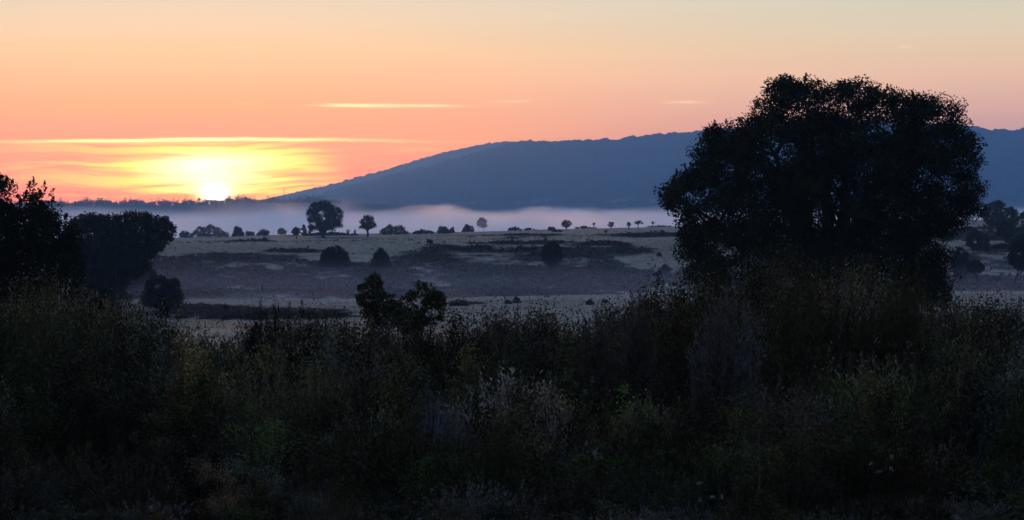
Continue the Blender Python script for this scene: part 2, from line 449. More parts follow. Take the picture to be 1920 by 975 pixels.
def mist(name, x0, x1, y0, y1, z0, z1, dens, top, soft, sx, sy, seed, amp, col=(.98, .97, 1, 1), g=.55, left=0):
    """a bank of ground mist: density fades out above an uneven top"""
    m = bpy.data.materials.new(name); m.use_nodes = True; nt = m.node_tree
    for n in list(nt.nodes): nt.nodes.remove(n)
    o = nt.nodes.new('ShaderNodeOutputMaterial'); p = nt.nodes.new('ShaderNodeVolumePrincipled')
    p.inputs['Color'].default_value = col; p.inputs['Anisotropy'].default_value = g
    gm = nt.nodes.new('ShaderNodeNewGeometry'); s = nt.nodes.new('ShaderNodeSeparateXYZ'); nt.links.new(gm.outputs['Position'], s.inputs[0])
    x, y, z = (NX(nt, s.outputs[i]) for i in range(3))
    n = noise(nt, combine(nt, x * (1 / sx) + seed, y * (1 / sy), z * (1 / 25.0)), 1.0, 5, .62)
    tp = top + (n - .5) * amp
    f = ((tp - z) * (1 / soft)).clamp()
    ends = (x.smooth(x0, x0 + (x1 - x0) * .08)) * (1 - x.smooth(x1 - (x1 - x0) * .08, x1)) * y.smooth(y0, y0 + (y1 - y0) * .25) * (1 - y.smooth(y1 - (y1 - y0) * .2, y1))
    nt.links.new((f * f * ends * dens).k, p.inputs['Density']); nt.links.new(p.outputs[0], o.inputs['Volume'])
    ob = box_obj(name, x0, x1, y0, y1, z0, z1, m)
    tag(ob, kind='stuff')
    return ob
tag(mist('mist_bank', -1500, 1500, 640, 2350, -38, 6, .014, -4.0, 19, 75, 1300, 3.1, 34, g=.65), 'long pale bank of mist lying in the valley below the mountain')
tag(mist('mist_wisp', -236, -124, 1300, 1750, -32, 9, .0045, 3.5, 16, 30, 250, 4.4, 26, g=.65), 'thin wisp of mist rising in front of the ridge right of the sun')
tag(mist('ground_mist', -48, -2, 148, 196, -10.3, -8.2, .05, -8.75, .6, 9, 14, 1.7, .5), 'thin white streak of ground mist on the valley floor at left')
tag(mist('valley_mist', -160, 200, 120, 330, -11.5, -5.2, .0065, -6.2, 3.5, 40, 60, 8.2, 1.5, (.86, .86, 1, 1)), 'thin veil of bluish mist over the hollow in front of the plateau')

# ------------------------------------------------------------------ vegetation builders
def unit(v): return v / np.maximum(np.linalg.norm(v, axis=-1, keepdims=True), 1e-9)
def rand_dir(n): return unit(rng.normal(size=(n, 3)))

def leaf_quads(P, length, width, axis=None, bias=0.0, up=0.0):
    """rhombic leaves: centres P, random orientation (axis bias optional)"""
    n = len(P)
    d = rand_dir(n)
    if axis is not None: d = unit(d * (1 - bias) + axis * bias)
    if up: d[:, 2] += up; d = unit(d)
    s = unit(np.cross(d, rand_dir(n)))
    L = (length * rng.uniform(.65, 1.3, n))[:, None] * .5 if np.isscalar(length) else (length * .5)[:, None]
    W = (width * rng.uniform(.7, 1.3, n))[:, None] * .5 if np.isscalar(width) else (width * .5)[:, None]
    V = np.stack([P - d * L, P + s * W, P + d * L, P - s * W], 1).reshape(-1, 3)
    return V, np.arange(n * 4).reshape(-1, 4)

def tube(pts, radii, sides=6):
    pts = np.asarray(pts, float); n = len(pts)
    t = unit(np.gradient(pts, axis=0)); ref = np.array([.3, .9, .1])
    a = unit(np.cross(t, ref)); b = np.cross(t, a)
    th = np.linspace(0, 2 * math.pi, sides, endpoint=False)
    V = pts[:, None, :] + (a[:, None, :] * np.cos(th)[None, :, None] + b[:, None, :] * np.sin(th)[None, :, None]) * np.asarray(radii)[:, None, None]
    V = V.reshape(-1, 3)
    i = np.arange(n - 1)[:, None] * sides + np.arange(sides)[None, :]
    j = np.arange(n - 1)[:, None] * sides + (np.arange(sides) + 1)[None, :] % sides
    Q = np.stack([i, j, j + sides, i + sides], -1).reshape(-1, 4)
    return V, Q

def join(parts):
    V = []; Q = []; k = 0
    for v, q in parts: V.append(v); Q.append(q + k); k += len(v)
    return np.vstack(V), np.vstack(Q)

def inpoly(x, z, poly):
    p = np.asarray(poly, float); inside = np.zeros(len(x), bool)
    for i in range(len(p)):
        x1, z1 = p[i]; x2, z2 = p[i - 1]
        c = ((z1 > z) != (z2 > z))
        with np.errstate(divide='ignore', invalid='ignore'):
            xi = (x2 - x1) * (z - z1) / (z2 - z1 + 1e-12) + x1
        inside ^= c & (x < xi)
    return inside
def edgedist(x, z, poly):
    p = np.asarray(poly, float); d = np.full(len(x), 1e9)
    for i in range(len(p)):
        a, b = p[i - 1], p[i]; ab = b - a
        t = np.clip(((x - a[0]) * ab[0] + (z - a[1]) * ab[1]) / max(ab @ ab, 1e-12), 0, 1)
        d = np.minimum(d, np.hypot(x - a[0] - t * ab[0], z - a[1] - t * ab[1]))
    return d

def oval(x0, x1, y0, y1, n=16, flat=0.0, rough=.2):
    """irregular round outline in pixels; flat > 0 cuts the underside"""
    th = np.linspace(0, 2 * math.pi, n, endpoint=False)
    r = 1 + rng.uniform(-rough, rough, n)
    X = (x0 + x1) / 2 + (x1 - x0) / 2 * np.cos(th) * r; Y = (y0 + y1) / 2 + (y1 - y0) / 2 * np.sin(th) * r
    if flat: Y = np.minimum(Y, y1 - (y1 - y0) * flat)
    return list(zip(X, Y))
def dome(x0, x1, y0, y1, n=11, rough=.16):
    th = np.linspace(math.pi, 2 * math.pi, n); r = 1 + rng.uniform(-rough, rough, n)
    X = (x0 + x1) / 2 + (x1 - x0) / 2 * np.cos(th) * r; Y = y1 + (y1 - y0) * np.sin(th) * r
    return list(zip(X, Y))

def crown_mesh(poly_px, D, clump, leaf, cover=5.0, depth=.8, holes=(), gap=0.0, sprig=0, up=0.0, aspect=.55, colvar=.35, warm=0.0):
    """leaves gathered in clumps through a rounded volume whose outline is poly_px at distance D"""
    p = np.asarray(poly_px, float); wx, wz = at(p[:, 0], p[:, 1], D); poly = np.stack([wx, wz], 1)
    lo, hi = poly.min(0), poly.max(0)
    m = 6000; X = rng.uniform(lo[0], hi[0], m); Z = rng.uniform(lo[1], hi[1], m)
    ins = inpoly(X, Z, poly); area = ins.mean() * np.prod(hi - lo); X, Z = X[ins], Z[ins]
    d = edgedist(X, Z, poly); dm = d.max()
    half = depth * np.sqrt(np.clip(d * (2 * dm - d), 0, None))
    ncl = int(max(40, min(len(X), area * (2 * depth * dm) * .6 / (clump ** 3))))
    ncl = min(ncl, 2600)
    # clump centres: stay a little inside the outline so that clumps bulge to it
    ok = d > clump * .45
    X, Z, d, half = X[ok], Z[ok], d[ok], half[ok]
    if len(X) < 5:
        X, Z = poly.mean(0)[0] + rng.normal(0, clump * .3, 20), poly.mean(0)[1] + rng.normal(0, clump * .3, 20); half = np.full(20, clump * .3); d = half
    sel = rng.integers(0, len(X), ncl); X, Z, half = X[sel], Z[sel], half[sel]
    Yo = rng.uniform(-1, 1, ncl) * half
    keep = np.ones(ncl, bool)
    for (hx, hy, hr, pr) in holes:
        cx, cz = at(hx, hy, D); r = hr / F * D
        keep &= ~((np.hypot(X - cx, Z - cz) < r) & (rng.random(ncl) < pr))
    if gap:
        nn = fbm(X / clump * .45 + 3, Z / clump * .45 + Yo / clump * .2, 5, 2); keep &= nn > np.quantile(nn, gap)
    X, Z, Yo = X[keep], Z[keep], Yo[keep]; ncl = len(X)
    K = np.stack([X, D + Yo, Z], 1)
    larea = leaf * leaf * aspect * .5
    per = max(6, int(cover * area * 2 / larea / ncl))
    ctr = np.repeat(K, per, 0)
    rad = np.repeat(clump * rng.uniform(.6, 1.15, ncl), per)
    off = rand_dir(len(ctr)) * (rng.random(len(ctr)) ** .45 * rad)[:, None]; off[:, 2] *= .85
    P = ctr + off
    V, Q = leaf_quads(P, leaf, leaf * aspect, axis=unit(off), bias=.35, up=up)
    tint = np.repeat(rng.uniform(1 - colvar, 1 + colvar, ncl), per) * rng.uniform(.8, 1.2, len(P))
    T = np.stack([tint * (1 + warm * rng.random(len(P))), tint, tint * .95], 1)
    T = np.repeat(T, 4, 0)
    if sprig:
        # little upright shoots along the upper rim
        e = []
        for i in range(len(poly)):
            a, b = poly[i - 1], poly[i]
            L = np.hypot(*(b - a)); k = max(1, int(L / sprig))
            e += [a + (b - a) * rng.random() for _ in range(k)]
        e = np.array(e); e = e[e[:, 1] > poly[:, 1].min() + (hi[1] - lo[1]) * .45]; e = e + (poly.mean(0) - e) / np.maximum(np.linalg.norm(poly.mean(0) - e, axis=1, keepdims=True), 1e-6) * clump * .35
        n = len(e); per2 = 34
        base = np.stack([e[:, 0], D + rng.normal(0, .3, n) * clump, e[:, 1] - clump * .25], 1)
        dirs = unit(np.stack([(e[:, 0] - (lo[0] + hi[0]) / 2) / (hi[0] - lo[0]) * .9 + rng.normal(0, .25, n), rng.normal(0, .25, n), np.full(n, 1.0)], 1))
        ln = rng.uniform(.25, .8, n) * clump
        tt = rng.random((n, per2)) 
        SP_ = (base[:, None, :] + dirs[:, None, :] * (tt * ln[:, None])[..., None]).reshape(-1, 3) + rng.normal(0, leaf * .45, (n * per2, 3)) * (1.15 - tt.reshape(-1, 1))
        v2, q2 = leaf_quads(SP_, leaf * .9, leaf * aspect * .9, up=.4)
        Q = np.vstack([Q, q2 + len(V)]); V = np.vstack([V, v2]); T = np.vstack([T, np.full((len(v2), 3), 1.0)])
    return V, Q, T, K

def limbs(base, K, r0, n_main=7, n_sub=24, fork=.35):
    """trunk with limbs curving out to clumps of the crown"""
    parts = []
    top = K[:, 2].max(); cen = K.mean(0)
    fz = base[2] + (top - base[2]) * fork
    trunk_top = np.array([base[0] * .7 + cen[0] * .3, base[1], fz])
    ts = np.linspace(0, 1, 6)[:, None]
    tr = base + (trunk_top - base) * ts + np.sin(ts * math.pi) * rng.normal(0, r0 * .4, 3) * [1, 1, 0]
    parts.append(tube(tr, r0 * np.array([1.5, 1.1, .95, .88, .82, .7]), 8))
    ends = []
    idx = rng.choice(len(K), min(len(K), n_main), replace=False)
    for k in idx:
        t = K[k]; s = tr[rng.integers(3, 6)]
        mid = s * .5 + t * .5 + np.array([0, 0, 1]) * np.linalg.norm(t - s) * .12 + rng.normal(0, .05, 3) * np.linalg.norm(t - s)
        q = np.linspace(0, 1, 7)[:, None]
        pts = s * (1 - q) ** 2 + 2 * mid * q * (1 - q) + t * q ** 2 + rng.normal(0, .012, (7, 3)) * np.linalg.norm(t - s) * (q > 0) 
        parts.append(tube(pts, r0 * np.linspace(.55, .1, 7), 6)); ends.append(pts)
    for _ in range(n_sub):
        pts = ends[rng.integers(len(ends))]; s = pts[rng.integers(2, 6)]
        dd = np.linalg.norm(K - s, axis=1); c = np.argsort(dd)[:max(3, len(K) // 6)]
        t = K[rng.choice(c)]
        q = np.linspace(0, 1, 5)[:, None]; mid = (s + t) / 2 + rng.normal(0, .1, 3) * np.linalg.norm(t - s)
        parts.append(tube(s * (1 - q) ** 2 + 2 * mid * q * (1 - q) + t * q ** 2, r0 * np.linspace(.2, .05, 5), 4))
    return join(parts)

def find_D(px, py, D0):
    d = np.arange(112.0, 690, 1.0); x = (px - 960) / F * d; _, q = pix(x, d, ground(x, d))
    i = np.where(q <= py)[0]
    return float(d[i[0]]) if len(i) else D0
def tree(name, label, cat, poly, D, basepx, r0, clump, leaf, mat=None, group=None, n_main=6, n_sub=16, fork=.35, loc_ground=True, **kw):
    V, Q, T, K = crown_mesh(poly, D, clump, leaf, **kw)
    bx, _ = at(basepx, 500, D); bz = float(ground(bx, D))
    base = np.array([float(bx), D, bz])
    root = bpy.data.objects.new(name, None); COL.objects.link(root); root.location = base
    tag(root, label, cat, group)
    cr = mesh_obj('crown', V - base, Q, mat or OAK, tint=T); cr.parent = root
    tv, tq = limbs(np.array([0, 0, -.15]), K - base, r0, n_main, n_sub, fork)
    tk = mesh_obj('trunk', tv, tq, BARK, smooth=True); tk.parent = root
    return root

def shrub(name, label, cat, poly, D, clump, leaf, mat=None, group=None, **kw):
    """a low bush without a visible trunk: one mesh"""
    p = np.asarray(poly, float).copy()
    if 100 < D < 600: D = find_D(p[:, 0].mean(), p[:, 1].max() - 1, D)
    cx, _ = at(p[:, 0].mean(), 500, D); gz = float(ground(cx, D)); _, gpy = pix(float(cx), D, gz)
    ymax = p[:, 1].max(); low = p[:, 1] > ymax - 2.5
    p[low, 1] = max(gpy + .5, p[:, 1].min() + 3)          # let it reach the ground it stands on
    V, Q, T, K = crown_mesh(p, D, clump, leaf, **kw)
    b = np.array([float(cx), D, gz]); 
    o = mesh_obj(name, V, Q, mat or SCRUB, tint=T, loc=b)
    return tag(o, label, cat, group)

# ------------------------------------------------------------------ the large oak on the right
OAKPOLY = [(1436, 158), (1452, 146), (1483, 136), (1525, 141), (1560, 150), (1604, 147), (1640, 162), (1663, 160), (1690, 171), (1752, 175), (1784, 188), (1806, 206), (1812, 240), (1833, 270), (1828, 292),
           (1837, 312), (1834, 335), (1843, 352), (1834, 372), (1850, 392), (1838, 410), (1816, 415), (1806, 436), (1791, 443), (1770, 446), (1776, 466), (1789, 484), (1778, 500), (1781, 516), (1772, 538),
           (1798, 563), (1780, 575), (1740, 582), (1600, 590), (1450, 585), (1330, 590), (1305, 560), (1300, 540), (1285, 520), (1276, 492), (1260, 466), (1268, 440), (1264, 412), (1236, 402), (1243, 385), (1229, 362), (1240, 345), (1262, 335),
           (1262, 315), (1290, 312), (1291, 300), (1303, 268), (1328, 228), (1350, 232), (1380, 226), (1392, 204), (1414, 190), (1436, 180)]
tree('oak_tree', 'huge broad spreading dark oak rising above the scrub on the right', 'tree', OAKPOLY, 72.0, 1560, .42, .50, .105,
     n_main=26, n_sub=150, fork=.34, cover=4.6, depth=.8, gap=.06, sprig=.42, group=None,
     holes=((1535, 202, 13, 1), (1493, 178, 9, .9), (1462, 188, 8, .8), (1528, 384, 11, 1), (1552, 404, 19, 1), (1572, 420, 18, 1), (1556, 420, 8, 1), (1492, 456, 18, .93), (1440, 490, 26, .85), (1470, 520, 22, .9), (1380, 545, 22, .8), (1385, 320, 12, .6), (1730, 335, 20, .8), (1762, 350, 14, .85), (1400, 330, 12, .75),
            (1735, 490, 22, .75), (1350, 400, 16, .5), (1640, 395, 12, .55), (1628, 240, 10, .6), (1430, 300, 10, .6), (1395, 505, 18, .7), (1350, 560, 25, .7), (1480, 545, 18, .6), (1300, 420, 12, .5), (1570, 470, 12, .5), (1683, 225, 8, .6), (1450, 420, 12, .5)))

# ------------------------------------------------------------------ near trees on the left
LEFTPOLY = [(-130, 340), (-60, 318), (0, 326), (14, 328), (24, 349), (27, 366), (33, 372), (38, 356), (45, 352), (50, 334), (60, 332), (66, 350), (74, 356), (80, 352), (84, 341), (94, 347), (104, 357), (108, 374), (98, 387),
            (109, 406), (123, 400), (133, 401), (130, 415), (142, 431), (146, 460), (152, 476), (156, 509), (152, 540), (170, 560), (160, 600), (-130, 620)]
tree('oak_tree', 'tall black tree with ragged pointed top cut off by the left edge', 'tree', LEFTPOLY, 48.0, 20, .2, .30, .075, n_main=14, n_sub=60, cover=5, depth=.8, gap=.0, sprig=.3)
BPOLY = [(120, 440), (130, 410), (148, 402), (164, 399), (193, 402), (221, 403), (240, 396), (254, 395), (287, 400), (312, 405), (325, 415), (331, 430), (329, 445), (322, 455), (304, 472), (288, 488), (285, 503), (265, 520), (235, 538), (160, 548), (110, 545)]
tree('oak_tree', 'dense rounded dark tree grove edge behind the ragged tree on the left', 'tree', BPOLY, 165.0, 200, .35, .55, .2, n_main=10, n_sub=40, gap=.05, cover=6, depth=.9, sprig=1.2, fork=.2)

# ------------------------------------------------------------------ the oaks and bushes standing on the plateau and the slope
BIG = [(572, 402), (578, 390), (585, 380), (596, 377), (606, 374), (617, 376), (625, 384), (634, 388), (641, 392), (645, 404), (642, 412), (643, 424), (640, 430), (625, 433), (600, 436), (590, 432), (584, 436), (577, 428), (578, 414), (573, 408)]
tree('oak_tree', 'largest oak on the plateau, broad with a small window of light in its crown', 'tree', BIG, 480.0, 607, .5, .75, .30, n_main=9, n_sub=24, cover=4.2, gap=.05, fork=.2,
     holes=((605, 399, 4, .95), (609, 408, 3, .9), (587, 419, 5, .8), (592, 424, 4, .8), (581, 404, 2, .8)))
T2 = [(676, 405), (682, 404), (689, 401), (697, 405), (702, 410), (704, 418), (708, 423), (704, 427), (700, 430), (692, 430), (684, 431), (674, 430), (671, 426), (677, 422), (673, 415), (678, 411)]
tree('oak_tree', 'medium oak with visible trunk right of the largest plateau oak', 'tree', T2, 480.0, 689, .30, .55, .26, n_main=7, n_sub=16, cover=3.4, gap=.08, fork=.3)
G1 = 'trees along the plateau'
def small(nm, label, poly, D, base, cat='tree', r0=.12, clump=.4, leaf=.22, basey=None, **kw):
    kw['cover'] = kw.get('cover', 2.2) * 1.6; kw.setdefault('gap', .12); clump *= .8
    if D < 600: D = find_D(base, basey or max(q[1] for q in poly), D)
    return tree(nm, label, cat, poly, D, base, r0, clump, leaf, n_main=5, n_sub=6, **kw)
small('young_oak', 'small round tree just left of the conical one beside the largest plateau oak', oval(547, 564, 425, 444), 430, 556, basey=448)
small('conical_tree', 'small conical tree at the left foot of the largest plateau oak', [(569, 417), (573, 425), (576, 434), (577, 441), (563, 441), (564, 432), (566, 424)], 470, 570, mat=PINE)
small('sapling', 'thin open sapling touching the left side of the largest plateau oak', oval(576, 586, 425, 441), 475, 581, cover=1.2)
small('young_tree', 'pale blue misty tree far beyond the small plateau trees on the left', [(519, 433), (523, 428), (528, 425), (533, 429), (538, 433), (536, 440), (521, 440)], 700, 528)
small('sapling', 'tiny spindly shrub between the two plateau oaks', oval(649, 656, 429, 440), 470, 652, cover=.9)
small('sapling', 'narrow pointed sapling at the left foot of the medium plateau oak', [(666, 426), (668, 432), (669, 440), (663, 440), (664, 432)], 470, 666, cover=1.2)
small('slope_tree', 'small lollipop tree alone at the top of the heather slope', oval(800, 812, 448, 459), 330, 806, r0=.06, clump=.25, leaf=.15, fork=.5, basey=466)
small('oval_tree', 'dense dark oval tree standing alone on the heather slope', [(1017, 465), (1024, 456), (1035, 452), (1046, 456), (1054, 464), (1056, 478), (1053, 492), (1044, 499), (1034, 503), (1024, 498), (1016, 488), (1014, 476)], 285, 1035, r0=.15, clump=.35, leaf=.17, cover=4)
small('misty_tree', 'dome shaped tree fading into the mist beyond the plateau edge', [(894, 424), (894, 415), (898, 409), (904, 407), (911, 410), (914, 417), (914, 426), (905, 428)], 880, 904, clump=.6, leaf=.4)
small('young_tree', 'round tree on the skyline of the plateau, largest in front of the right mist', [(1051, 420), (1055, 414), (1062, 411), (1069, 414), (1073, 420), (1069, 425), (1062, 428), (1055, 426)], 560, 1062, fork=.25, basey=431)
small('young_tree', 'small dark round tree in front of the mist, second from the right oak side', [(1139, 420), (1142, 416), (1148, 415), (1152, 419), (1150, 425), (1145, 427), (1140, 425)], 560, 1145, fork=.3, basey=429)
small('sapling', 'thin two stemmed sapling on the dry grass below the plateau skyline', oval(1132, 1140, 430, 437), 400, 1136, r0=.05, clump=.2, leaf=.14, cover=1.1, fork=.5, basey=443)
small('young_tree', 'faint tree with pale stem between dark round tree and flat topped pine', oval(1174, 1184, 416, 425), 580, 1179, cover=1.4, fork=.4, basey=431)
small('flat_pine', 'umbrella shaped pine on the plateau skyline near the right oak', [(1189, 418), (1194, 413), (1203, 414), (1208, 418), (1203, 421), (1192, 420)], 580, 1197, mat=PINE, cover=1.6, fork=.6, basey=429)
small('sapling', 'tiny single sapling on the skyline closest to the right oak', oval(1221, 1227, 415, 420), 580, 1224, cover=1.2, fork=.5, basey=424)
small('sapling', 'very small faint sapling on the skyline left of the dark round tree', oval(1110, 1116, 417, 422), 600, 1113, cover=.8, fork=.5)

def sh(label, x0, x1, y0, y1, D, clump=.35, leaf=.2, nm='shrub', poly=None, mat=None, **kw):
    kw['cover'] = kw.get('cover', 2.6) * 2.2
    o = shrub(nm, label, 'bush', poly or dome(x0, x1, y0, y1), D, clump, leaf, mat=mat or BUSH, group='bushes on the plateau and slope', **kw)
    return o
BUSH = foliage_mat('bush_leaves', (.042, .048, .032))
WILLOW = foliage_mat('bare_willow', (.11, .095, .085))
sh('broad leafy bush at the top of the heather slope, below the largest oak', 597, 659, 460, 504, 315, .35, .17, sprig=.4, gap=.08, nm='oak_bush', poly=[(592, 503), (598, 490), (601, 478), (606, 468), (616, 463), (625, 459), (636, 461), (645, 466), (652, 474), (654, 484), (659, 492), (662, 503)])
sh('pointed leafy bush right of the broad one on the heather slope', 695, 733, 463, 506, 315, .3, .17, sprig=.4, gap=.08, nm='oak_bush', poly=[(692, 505), (697, 488), (703, 474), (709, 466), (714, 462), (720, 468), (727, 476), (731, 488), (736, 504)])
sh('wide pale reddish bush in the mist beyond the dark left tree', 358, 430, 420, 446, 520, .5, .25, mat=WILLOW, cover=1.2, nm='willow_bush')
sh('small misty bush at the left end of the plateau skyline', 334, 362, 432, 447, 520, .4, .25, mat=WILLOW, cover=1.5)
sh('dark compact bush right of the wide reddish one', 434, 458, 424, 444, 500, .4, .22)
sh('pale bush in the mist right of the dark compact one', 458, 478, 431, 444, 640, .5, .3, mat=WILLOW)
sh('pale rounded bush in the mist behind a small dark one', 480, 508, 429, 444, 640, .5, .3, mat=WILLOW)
sh('small dark bush in front of a pale rounded one', 492, 502, 433, 443, 500, .3, .2)
sh('long low dark hedge of bushes under the largest plateau oak', 560, 676, 434, 443, 478, .35, .22, nm='hedge')
sh('domed grey bush right of the medium oak', 713, 766, 421, 441, 520, .4, .25, mat=WILLOW, nm='willow_bush', cover=1.6)  # paler, greyer leaf colour than the dark bushes
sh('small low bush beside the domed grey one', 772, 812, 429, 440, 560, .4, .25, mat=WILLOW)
sh('dark low bush on the skyline with a stubby companion', 820, 848, 428, 439, 520, .35, .22)
sh('stubby dark upright bush on the plateau skyline', 843, 853, 424, 438, 520, .25, .2)
sh('pointed bush on the skyline left of the dome shaped misty tree', 864, 890, 420, 437, 620, .4, .28)
sh('faint bush behind the dark low one', 818, 842, 423, 437, 700, .4, .3, mat=WILLOW)
sh('two humped low bush on the skyline right of the misty tree', 950, 978, 425, 434, 600, .35, .25)
sh('long flat bush on the plateau skyline', 978, 1012, 427, 434, 600, .3, .25)
sh('small dark bush left of the skyline tree', 1027, 1043, 424, 433, 560, .3, .22)
sh('flat black bush lying on the dry grass below the skyline tree', 1033, 1057, 431, 436, 500, .3, .2)
sh('low blue bush right of the skyline tree', 1074, 1122, 424, 431, 620, .4, .28)
sh('long low blue hedge at the right end of the plateau', 1200, 1275, 422, 431, 620, .4, .28, nm='hedge')
sh('small dark bush on the pale valley floor', 1098, 1114, 561, 573, 182, .14, .09)
sh('tiny bush right of the small one on the valley floor', 1127, 1139, 561, 569, 190, .12, .09)
sh('pair of dark bushes, left one, at the edge of the valley floor', 945, 961, 560, 571, 188, .15, .09)
sh('taller dark bush at the foot of the heather slope', 959, 978, 556, 570, 190, .15, .09)
sh('flat dark bush at the foot of the slope beside the oak sapling', 842, 880, 564, 576, 172, .15, .09)
sh('lone upright bush on the misty strip left of the middle', 417, 429, 569, 584, 165, .12, .08)
sh('large faint rounded bush in the mist at left below the dark grove', 253, 352, 513, 580, 145, .4, .13, sprig=.5, nm='oak_bush')
sh('dim brown bush between the dark grove and the near scrub', 150, 222, 518, 590, 110, .3, .1, sprig=.4, nm='oak_bush')
sh('small round bush on the pale grass near the right oak', 1229, 1243, 474, 483, 290, .2, .12)
sh('pale grey bush on the slope by the left edge of the right oak', 1232, 1262, 495, 515, 270, .3, .16)

sh('dark low thicket spreading under the right side of the rounded grove', 208, 300, 488, 548, 190, .4, .16, nm='thicket', sprig=.8)
sh('dark thicket at the foot of the rounded grove, beside the ragged left tree', 140, 245, 500, 562, 180, .4, .16, nm='thicket', sprig=.8)
# hillside at the right edge
HR = 'trees on the right hillside'
small('hill_tree', 'large rounded tree on the crest of the right hillside', [(1838, 405), (1846, 388), (1860, 378), (1873, 375), (1890, 383), (1904, 392), (1912, 408), (1905, 425), (1880, 432), (1850, 425)], 420, 1872, r0=.3, clump=.7, leaf=.25, cover=3, group=HR)
small('hill_tree', 'tree on the crest of the hillside cut off by the right edge', oval(1912, 1960, 384, 440), 400, 1935, r0=.3, clump=.7, leaf=.25, cover=3, group=HR)
small('hill_tree', 'middle tree below the large rounded one on the right hillside', oval(1866, 1908, 408, 452), 360, 1888, r0=.2, clump=.5, leaf=.22, cover=3, group=HR)
small('hill_tree', 'dark tree close beside the right side of the big oak on the hillside', oval(1812, 1856, 432, 472), 320, 1834, r0=.2, clump=.5, leaf=.2, cover=3, group=HR)
small('hill_tree', 'bushy tree half hidden by the big oak at the foot of the hillside', oval(1784, 1822, 464, 528), 250, 1803, r0=.15, clump=.4, leaf=.17, cover=3, group=HR)
small('pine_tree', 'small pine with bare slanting trunk at the foot of the right hillside', [(1812, 505), (1818, 492), (1828, 486), (1838, 488), (1846, 498), (1847, 506), (1838, 513), (1822, 515)], 222, 1834, mat=PINE, r0=.09, clump=.3, leaf=.14, cover=3, fork=.45, group=HR, basey=541)
small('pine_tree', 'tall pine with thin bare trunk cut off by the right edge', [(1893, 500), (1890, 478), (1892, 455), (1905, 442), (1930, 435), (1960, 450), (1960, 500), (1935, 512), (1910, 508)], 222, 1901, mat=PINE, r0=.1, clump=.35, leaf=.14, cover=3, fork=.3, group=HR, basey=541)
for i, (x0, x1, y0, y1, D, lb) in enumerate(((1790, 1835, 425, 436, 400, 'low dark bush near the top of the right hillside beside the oak'), (1855, 1900, 455, 470, 330, 'low bush below the middle tree on the right hillside'),
                            (1850, 1880, 520, 533, 245, 'low bush between the two pines at the foot of the right hillside'), (1895, 1950, 425, 440, 380, 'low bush at the right edge under the crest tree'),
                            (1818, 1850, 538, 543, 221, 'flat brushwood around the foot of the slanting pine'))):
    sh(lb, x0, x1, y0, y1, D, .3, .16)

# far wood on the ridge under the sun
def far_wood():
    P = []; T = []
    n = 2300
    px = rng.uniform(-700, 640, n); y = rng.uniform(2440, 2560, n)
    h = rng.uniform(2.0, 5.0, n) + 7.0 * (fbm(px / 22, px * 0, 77, 3) - .35) + 7 * rng.random(n) ** 9
    edge = np.clip((660 - px) / 60, 0.2, 1); h = h * edge
    x = (px - 960) / F * y; z = ground(x, y)
    V = []; 
    per = 44
    for k in range(per):
        t = rng.random(n); w = np.sin(np.clip(t, .12, 1) * math.pi * .93) * h * .20 + .3
        P.append(np.stack([x + rng.normal(0, 1, n) * w * .7, y + rng.normal(0, 1, n) * w * .7, z + h * t], 1))
    P = np.vstack(P)
    V, Q = leaf_quads(P, 1.3, .9)
    tag(mesh_obj('far_wood', V, Q, OAK, tint=np.repeat(rng.uniform(.6, 1.2, (len(P), 1)), 4, 0) * np.ones((1, 3))), 'dark band of far woodland on the ridge under the rising sun', kind='stuff')
far_wood()
def mast():
    D = 2490; bx, _ = at(533, 500, D); bz = float(ground(bx, D)); _, tz = at(533, 353, D)
    root = bpy.data.objects.new('radio_mast', None); COL.objects.link(root); root.location = (float(bx), D, bz)
    tag(root, 'thin lone mast rising from the wood where the mountain begins', 'mast')
    h = float(tz) - bz
    parts = [tube([(dx, dy, 0), (dx * .4, dy * .4, h)], [.18, .12], 5) for dx, dy in ((-.6, -.4), (.6, -.4), (0, .6))]
    for k in range(1, 9):
        z = h * k / 9; s = 1 - .6 * k / 9
        parts.append(tube([(-.6 * s, -.4 * s, z), (.6 * s, -.4 * s, z)], [.07, .07], 4)); parts.append(tube([(.6 * s, -.4 * s, z), (0, .6 * s, z + .7)], [.07, .07], 4))
    m, nt, b = mat_new('galvanised_steel'); b.inputs['Base Color'].default_value = (.25, .26, .27, 1); b.inputs['Metallic'].default_value = .6; b.inputs['Roughness'].default_value = .5
    v, q = join(parts); mesh_obj('lattice', v, q, m, parent=root)
    v, q = join([tube([(0, 0, h - .2), (0, 0, h + 2.5)], [.08, .05], 5), tube([(-.8, 0, h + .8), (.8, 0, h + .8)], [.08, .08], 5)])
    mesh_obj('antenna', v, q, m, parent=root)
mast()

